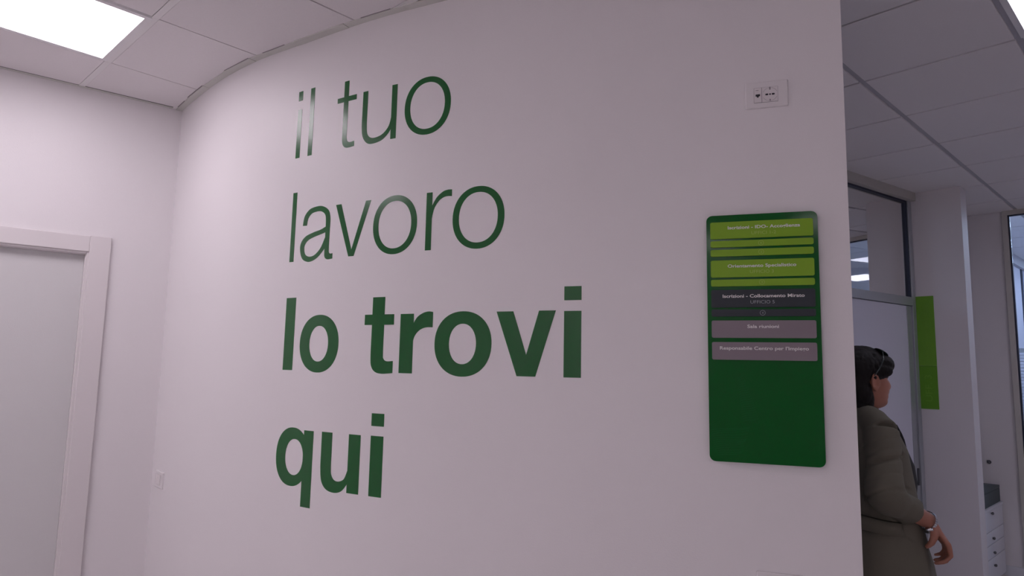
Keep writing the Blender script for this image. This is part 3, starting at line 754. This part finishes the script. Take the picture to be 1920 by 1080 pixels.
# local axes: x to the right in view, y away, z up
PHI = math.radians(30)
RH = Matrix.Rotation(PHI, 4, 'Z')
HC = Vector((-.038, 0, 1.436))                  # point under the chin centre, head turned by PHI
def H2L(x, y, z): return HC + (RH @ Vector((x, y, z)))
def lerp_tab(tab, z):
    if z <= tab[0][0]: return tab[0][1:]
    for a, b_ in zip(tab, tab[1:]):
        if z <= b_[0]:
            t = (z - a[0]) / (b_[0] - a[0]); return tuple(p_ + (q_ - p_) * t for p_, q_ in zip(a[1:], b_[1:]))
    return tab[-1][1:]
def voxel(bmx, name, m, parent, vox, smooth=3, disp=None):
    me = bpy.data.meshes.new(name); bmesh.ops.recalc_face_normals(bmx, faces=bmx.faces); bmx.to_mesh(me); bmx.free()
    tmp = bpy.data.objects.new(name, me); COL.objects.link(tmp)
    r = tmp.modifiers.new('r', 'REMESH'); r.mode = 'VOXEL'; r.voxel_size = vox; r.use_smooth_shade = True
    if smooth:
        sm2 = tmp.modifiers.new('s', 'SMOOTH'); sm2.iterations = smooth; sm2.factor = .5
    dg = bpy.context.evaluated_depsgraph_get(); dg.update()
    out = bpy.data.meshes.new_from_object(tmp.evaluated_get(dg)); bpy.data.objects.remove(tmp)
    out.materials.clear(); out.materials.append(m)
    if disp:
        nn = [v.normal.copy() for v in out.vertices]
        for v, n_ in zip(out.vertices, nn): v.co = v.co + n_ * disp(v.co)
    for p_ in out.polygons: p_.use_smooth = True
    o_ = link(name, out, None, parent); return o_
# head: rings of (z, front x, back x, half width)
HT = [(0, .040, -.035, .030), (.010, .070, -.045, .042), (.022, .082, -.055, .050), (.036, .080, -.065, .056), (.047, .085, -.072, .060), (.053, .082, -.076, .061), (.059, .086, -.080, .063),
      (.070, .086, -.086, .066), (.085, .087, -.092, .069), (.100, .087, -.097, .071), (.115, .083, -.100, .073), (.130, .091, -.102, .075), (.150, .090, -.100, .075), (.172, .078, -.092, .070), (.190, .058, -.075, .058), (.205, .030, -.045, .036), (.212, .010, -.02, .015)]
def head_bm(b):
    nz, nt = 54, 48; rings = []
    for i in range(nz):
        z = .212 * i / (nz - 1); f, k_, wd_ = lerp_tab(HT, z); xc = (f + k_) / 2 - .0; ax = (f - k_) / 2
        R = []
        for j in range(nt):
            t = 2 * PI * j / nt; c, s_ = math.cos(t), math.sin(t)
            x = xc + ax * math.copysign(abs(c) ** .92, c); y = wd_ * math.copysign(abs(s_) ** .95, s_)
            if c > 0:
                nose = math.exp(-(y / .012) ** 2) * .020 * max(0, 1 - abs((z - .083) / .036)) ** .9 if z < .083 or z < .12 else 0
                if z < .072: nose *= max(0, (z - .064) / .008)
                eye = -.010 * math.exp(-((abs(y) - .032) / .013) ** 2 - ((z - .113) / .010) ** 2)
                cheek = .004 * math.exp(-((abs(y) - .042) / .016) ** 2 - ((z - .085) / .018) ** 2)
                lip = -.005 * math.exp(-(y / .022) ** 2 - ((z - .0525) / .0025) ** 2)
                x += nose + eye + cheek + lip
            R.append(b.verts.new(H2L(x, y, z)))
        rings.append(R)
    for A, B in zip(rings, rings[1:]):
        for j in range(nt): b.faces.new((A[j], A[(j + 1) % nt], B[(j + 1) % nt], B[j]))
    b.faces.new(rings[0]); b.faces.new(rings[-1])
    for sg in (-1, 1):                                            # ears
        cx, cy, cz = -.004, sg * .076, .098
        ellipsoid(b, H2L(cx, cy - sg * .004, cz), (.012, .006, .024), Matrix.Rotation(PHI - sg * .35, 3, 'Z'))
        pts = [H2L(cx + .004 + .015 * math.cos(a), cy + sg * (.004 - .006 * math.cos(a)), cz + .028 * math.sin(a)) for a in [math.radians(d) for d in range(-60, 236, 24)]]
        tube(b, pts, [.0042] * len(pts), 8)
        ellipsoid(b, H2L(cx + .006, cy, cz - .026), (.006, .005, .008))
# body under the clothes
PB_ = math.radians(30); RB = Matrix.Rotation(PB_, 4, 'Z')
TC = Vector((-.060, .02, 0))
def B2L(x, y, z): return TC + (RB @ Vector((x, y, 0))) + Vector((0, 0, z))
SH_R = Vector((.018, -.150, 1.368)); EL_R = Vector((.012, -.245, 1.172)); WR_R = Vector((.146, -.085, 1.072))
SH_L = B2L(.0, .185, 1.375); EL_L = B2L(.03, .26, 1.12); WR_L = B2L(.16, .20, .93)
bodyb = BM(); head_bm(bodyb)
tube(bodyb, [H2L(-.030, 0, .055), H2L(-.030, 0, .01), B2L(-.01, 0, 1.40), B2L(-.01, 0, 1.33)], [.052, .050, .056, .075], 20)
def ring_loft(b, rows, n=32):
    R_ = []
    for z, xf, xb, w_ in rows:
        R = []
        for j in range(n):
            t = 2 * PI * j / n; c, s_ = math.cos(t), math.sin(t)
            R.append(b.verts.new(B2L((xf + xb) / 2 + (xf - xb) / 2 * math.copysign(abs(c) ** .85, c), w_ * math.copysign(abs(s_) ** .85, s_), z)))
        R_.append(R)
    for A, B in zip(R_, R_[1:]):
        for j in range(n): b.faces.new((A[j], A[(j + 1) % n], B[(j + 1) % n], B[j]))
    b.faces.new(R_[0]); b.faces.new(R_[-1])
ring_loft(bodyb, [(.80, .10, -.11, .165), (.92, .10, -.12, .17), (1.05, .09, -.09, .135), (1.2, .11, -.09, .15), (1.32, .09, -.09, .165), (1.38, .05, -.07, .12)])
for sh_, el_, wr_ in ((SH_R, EL_R, WR_R), (SH_L, EL_L, WR_L)):
    pts = smooth_path([sh_, sh_.lerp(el_, .5), el_, el_.lerp(wr_, .35), el_.lerp(wr_, .7), wr_], 3)
    rr = [.038, .035, .033, .032, .031, .031, .031, .031, .032, .034, .035, .032, .029, .027, .026, .024]
    tube(bodyb, pts, rr, 16)
def hand(b, wr, dpalm, back, across, sc=1):
    """palm from the wrist along dpalm; fingers curl towards 'back' direction; across = knuckle line"""
    dpalm = dpalm.normalized(); across = (across - dpalm * across.dot(dpalm)).normalized(); nrm = dpalm.cross(across).normalized()
    if nrm.dot(back) < 0: nrm = -nrm                              # nrm: direction the fingers close to
    P = lambda a, c, n_: wr + dpalm * a * sc + across * c * sc + nrm * n_ * sc
    tube(b, [P(-.02, 0, 0), P(.01, 0, 0), P(.035, .002, .002), P(.066, .002, .003), P(.078, .002, .004)], [(.022, .024), (.017, .027), (.014, .033), (.0125, .037), (.010, .035)], 16, upv=nrm)
    for c, L, r in ((-.029, .072, .0088), (-.0095, .082, .0092), (.0105, .076, .0088), (.029, .060, .0078)):
        k0 = P(.070, c, .002); a1, a2, a3 = math.radians(28), math.radians(75), math.radians(112)
        p1 = k0 + (dpalm * math.cos(a1) + nrm * math.sin(a1)) * L * .46 * sc
        p2 = p1 + (dpalm * math.cos(a2) + nrm * math.sin(a2)) * L * .32 * sc
        p3 = p2 + (dpalm * math.cos(a3) + nrm * math.sin(a3)) * L * .26 * sc
        tube(b, [P(.05, c, .002), k0, p1, p2, p3], [r * .9, r * 1.08, r, r * .9, r * .72], 10)
        ellipsoid(b, p3, (r * .74,) * 3, None, 10, 6)
    t0 = P(.012, -.022, .006); t1 = P(.030, -.036, .022); t2 = P(.040, -.036, .040); t3 = P(.044, -.030, .056)
    tube(b, [t0, t1, t2, t3], [.013, .0125, .0105, .008], 10); ellipsoid(b, t3, (.008,) * 3, None, 10, 6)
hand(bodyb, WR_R, Vector((.056, .010, -.080)), Vector((-.8, .0, -.4)), Vector((-.25, 1.0, .1)), 1.05)
hand(bodyb, WR_L, B2L(.16, .10, .85) - WR_L, Vector((-.3, -.3, 0)), Vector((1, .2, 0)))
for sg in (-1, 1):
    tube(bodyb, [B2L(0, sg * .085, .88), B2L(0.01, sg * .088, .48), B2L(-.01, sg * .09, .10), B2L(-.02, sg * .09, .05)], [.078, .055, .036, .036], 14)
    tube(bodyb, [B2L(-.05, sg * .09, .045), B2L(.05, sg * .092, .035), B2L(.14, sg * .095, .025)], [.035, .034, .022], 12)
voxel(bodyb, 'body', M_SKIN, person, .0048, 2)
# hair
hb = BM()
ellipsoid(hb, H2L(-.014, 0, .142), (.103, .084, .083), Matrix.Rotation(PHI, 3, 'Z'), 32, 20)
ellipsoid(hb, H2L(-.052, 0, .098), (.066, .080, .095), Matrix.Rotation(PHI, 3, 'Z'), 28, 18)
ellipsoid(hb, H2L(-.030, 0, .188), (.072, .062, .040), Matrix.Rotation(PHI, 3, 'Z'), 28, 18)
for sg in (-1, 1):
    ellipsoid(hb, H2L(.052, sg * .038, .162), (.039, .041, .036), Matrix.Rotation(PHI, 3, 'Z'))
    ellipsoid(hb, H2L(.042, sg * .066, .140), (.030, .018, .024), Matrix.Rotation(PHI, 3, 'Z'))
    ellipsoid(hb, H2L(-.020, sg * .062, .036), (.022, .017, .044), Matrix.Rotation(PHI, 3, 'Z')); ellipsoid(hb, H2L(-.036, sg * .058, .060), (.034, .028, .060), Matrix.Rotation(PHI, 3, 'Z'))
ellipsoid(hb, H2L(-.062, 0, .040), (.040, .060, .055), Matrix.Rotation(PHI, 3, 'Z'))
for k in range(230):                                             # locks that follow the skull
    az = random.uniform(-PI, PI); col_ = []
    front = math.cos(az) > .1
    n = 9; z_end = (.138 if front else .01 + .03 * random.random()); 
    for i in range(n):
        t = i / (n - 1); ph = t * (1.15 if front else 1.9) + .12
        az2 = az + .28 * math.sin(3 * t + k)
        r_ = .104 + .004 * math.sin(k * 1.7)
        x = -.016 + r_ * math.sin(min(ph, 1.7)) * math.cos(az2); y = .087 * math.sin(min(ph, 1.7)) * math.sin(az2)
        z = .140 + .088 * math.cos(ph) if ph < 1.57 else .140 - (ph - 1.57) * .30
        if not front and ph > 1.57: x *= .93; y *= .90
        if abs(y) > .045 and -.028 < x < .035 and z < .128: break
        col_.append(H2L(x, y, z))
    if len(col_) > 3: tube(hb, col_, [.0030] + [.0046] * (len(col_) - 2) + [.0022], 6)
for (x, y, z), (x2, y2, z2) in (((-.03, .01, .215), (-.015, .0, .238)), ((-.05, -.02, .21), (-.055, -.02, .229))):
    cyl(hb, H2L(x, y, z), H2L(x2, y2, z2), .0018, 6, .0006)
voxel(hb, 'hair', M_HAIR, person, .0036, 1, lambda c: .0010 * noise.noise(c * 120))
# jacket
JR = [(.74, .215, -.22, .255), (.82, .205, -.215, .250), (.92, .190, -.205, .243), (1.02, .168, -.18, .230), (1.10, .150, -.16, .218), (1.20, .136, -.145, .208), (1.30, .122, -.135, .200), (1.35, .10, -.125, .185), (1.385, .075, -.105, .150), (1.41, .05, -.08, .105)]
jb = BM(); ring_loft(jb, JR, 56)
NB = B2L(-.02, 0, 1.405)
for sh_ in (SH_R, SH_L):
    tube(jb, [NB, NB.lerp(sh_, .35) + Vector((0, 0, .016)), NB.lerp(sh_, .7) + Vector((0, 0, .014)), sh_ + Vector((0, 0, -.004))], [.048, .050, .052, .052], 18)
EX = Vector((0, 0, 0))
def sleeve(b, sh_, el_, wr_, frac=.52):
    cu = el_.lerp(wr_, frac)
    pts = smooth_path([sh_ + Vector((-.004, 0, .0)), sh_.lerp(el_, .45), sh_.lerp(el_, .85), el_ + (el_ - wr_).normalized() * .006, el_.lerp(wr_, .25), cu], 5)
    n = len(pts); rr = []
    for i in range(n):
        t = i / (n - 1); r = .055 + .004 * min(1, t * 3) - .005 * t + .003 * math.sin(t * 19) * (1 if t > .12 else 0)
        if t > .72: r -= .010 * (t - .72) / .28
        rr.append(r)
    tube(b, pts, rr, 20)
    return pts, rr
spts, srr = sleeve(jb, SH_R, EL_R, WR_R); sleeve(jb, SH_L, EL_L, WR_L)
# turned-up cuff roll
ax_ = (WR_R - EL_R).normalized(); cc = EL_R.lerp(WR_R, .50)
tube(jb, [cc - ax_ * .045, cc - ax_ * .035, cc + ax_ * .012, cc + ax_ * .020], [.047, .0505, .047, .044], 20)
def sleeve_dist(c, a, b_):
    t = max(0, min(1, (c - a).dot(b_ - a) / (b_ - a).length_squared)); q = a.lerp(b_, t); return (c - q).length, t
def jdisp(c):
    d = .003 * noise.noise(Vector((c.x * 14, c.y * 14, c.z * 6)))
    ds, t = sleeve_dist(c, SH_R, EL_R)
    df, tf = sleeve_dist(c, EL_R, WR_R)
    if min(ds, df) < .085:
        # cloth folds: curved creases that sag across the sleeve
        side = c.x - SH_R.lerp(EL_R, t).x
        q = c.z + 5.0 * side * side - .30 * side
        for z0, wd_, dp in ((1.350, .006, .004), (1.318, .006, .006), (1.286, .008, .010), (1.238, .005, .003), (1.188, .005, .007)):
            k_ = 1 if z0 < 1.3 else max(0, min(1, (.06 - side) / .05))
            d -= dp * k_ * max(0, .55 + 1.2 * noise.noise(c * 16 + Vector((z0 * 50, 0, 0)))) * math.exp(-((q - z0 - .012 * noise.noise(c * 9)) / wd_) ** 2)
        d += .003 * noise.noise(Vector((c.x * 20, c.y * 20, q * 30)))
    elif c.z < 1.35:
        d += .006 * math.sin(math.atan2(c.y - TC.y, c.x - TC.x) * 9 + 2 * math.sin(c.z * 9)) * min(1, (1.35 - c.z) * 2)
    return d
jack = voxel(jb, 'jacket', M_JACK, person, .0055, 3, jdisp)
# armhole shadow seam, pocket flap and back vent as cloth pieces on the jacket
def jring(th_, z, off):
    xf, xb, w_ = lerp_tab(JR, z); c, s_ = math.cos(th_), math.sin(th_)
    return B2L((xf + xb) / 2 + ((xf - xb) / 2 + off) * math.copysign(abs(c) ** .85, c), (w_ + off) * math.copysign(abs(s_) ** .85, s_), z)
b = BM(); R = []
for i in range(11):
    t = i / 10; th_ = math.radians(-138 + 50 * t); zt = 1.100 - .022 * t; zb = zt - .040 - .004 * math.sin(t * PI)
    R.append([b.verts.new(jring(th_, zt, .004)), b.verts.new(jring(th_, zt - .004, .014)), b.verts.new(jring(th_, zb, .020)), b.verts.new(jring(th_, zb, .008))])
for A, B in zip(R, R[1:]):
    for c in range(4): b.faces.new((A[c], A[(c + 1) % 4], B[(c + 1) % 4], B[c]))
b.faces.new(R[0]); b.faces.new(R[-1]); build('pocket_flap', b, M_JACK, jack, True)
b = BM()
lp = [jring(math.radians(a), z, .006) for a, z in ((-30, 1.385), (-14, 1.33), (-9, 1.25), (-8, 1.16), (-8, 1.06))]
tube(b, smooth_path(lp, 3), [(.006, .022)] * 13, 10); build('lapel', b, M_SHIRT, jack, True)['label'] = 'dark front edge of the jacket'
b = BM(); prof = [(.058, 1.452), (.062, 1.456), (.070, 1.448), (.088, 1.412), (.098, 1.392), (.094, 1.389), (.082, 1.402), (.064, 1.430)]; R = []
for i in range(29):
    a = math.radians(42 + 276 * i / 28); wz = -.010 * math.cos(a) * 1.2; R.append([b.verts.new(B2L(-.016 + (r * 1.02 + .008) * math.cos(a), (r * .98 + .010) * math.sin(a), z + wz + .008)) for r, z in prof])
for A, B in zip(R, R[1:]):
    for c in range(len(prof)): b.faces.new((A[c], A[(c + 1) % len(prof)], B[(c + 1) % len(prof)], B[c]))
b.faces.new(R[0]); b.faces.new(R[-1]); build('collar', b, M_JACK, jack, True)
# black top showing in the jacket opening
b = BM(); ring_loft(b, [(1.02, .165, .0, .10), (1.10, .172, .0, .11), (1.18, .180, .0, .115), (1.24, .172, 0, .115), (1.30, .146, 0, .11), (1.36, .10, 0, .09)], 28)
build('shirt', b, M_SHIRT, person, True)
# trousers and shoes
tb = BM()
for sg in (-1, 1):
    tube(tb, [B2L(0, sg * .082, .90), B2L(0.0, sg * .088, .70), B2L(0.01, sg * .09, .48), B2L(-.01, sg * .09, .09)], [.098, .092, .075, .062], 18)
ellipsoid(tb, B2L(-.01, 0, .90), (.13, .16, .10), Matrix.Rotation(PB_, 3, 'Z'))
voxel(tb, 'trousers', M_TROU, person, .010, 2)
for sg in (-1, 1):
    b = BM(); tube(b, [B2L(-.075, sg * .09, .040), B2L(-.03, sg * .09, .052), B2L(.05, sg * .093, .045), B2L(.13, sg * .096, .032), B2L(.165, sg * .097, .026)], [.036, .044, .042, .032, .020], 16)
    for v in b.verts: v.co.z = max(v.co.z, .002)
    build('shoe', b, M_SHOE, person, True)
# watch at the right wrist
wc = EL_R.lerp(WR_R, .93); q = ax_.to_track_quat('Z', 'Y')
wt = bpy.data.objects.new('wristwatch', None); COL.objects.link(wt); wt.parent = person; wt.location = wc; wt.rotation_mode = 'QUATERNION'; wt.rotation_quaternion = q
b = BM(); N1 = 26
for i in range(N1):
    a = 2 * PI * i / N1; c, s_ = math.cos(a), math.sin(a); rr_ = .0305
    t2 = BM(); 
    r = bmesh.ops.create_cube(b, size=1)
    for v in r['verts']:
        x, y, z = v.co.x * .0030, v.co.y * .0064, v.co.z * .012
        v.co = Vector(((rr_ + x) * c - y * s_, (rr_ + x) * s_ + y * c, z))
    t2.free()
build('bracelet', b, M_STEEL, wt)
b = BM(); 
fa = math.radians(200)
inv = q.inverted(); vdir = inv @ Vector((-.15, -.75, -.55)); fa = math.atan2(vdir.y, vdir.x)
c, s_ = math.cos(fa), math.sin(fa); cyl(b, (.030 * c, .030 * s_, 0), (.038 * c, .038 * s_, 0), .0145, 20)
build('watch_case', b, M_STEEL, wt, True)
# sunglasses pushed up on the hair
gl_ = bpy.data.objects.new('sunglasses', None); COL.objects.link(gl_); gl_.parent = person
for sg in (-1, 1):
    b = BM(); ellipsoid(b, H2L(.052, sg * .034, .206), (.026, .027, .005), Matrix.Rotation(PHI, 3, 'Z') @ Matrix.Rotation(.62, 3, 'Y')); build('lens', b, M_LENS, gl_, True)
    b = BM(); tube(b, [H2L(.040, sg * .064, .206), H2L(.030, sg * .084, .180), H2L(.012, sg * .091, .150), H2L(-.008, sg * .089, .122)], [.0022] * 4, 8); build('temple', b, M_LENS, gl_, True)
b = BM(); tube(b, [H2L(.056, -.012, .212), H2L(.058, 0, .214), H2L(.056, .012, .212)], [.002] * 3, 8); build('bridge', b, M_LENS, gl_, True)
bpy.context.view_layer.update()
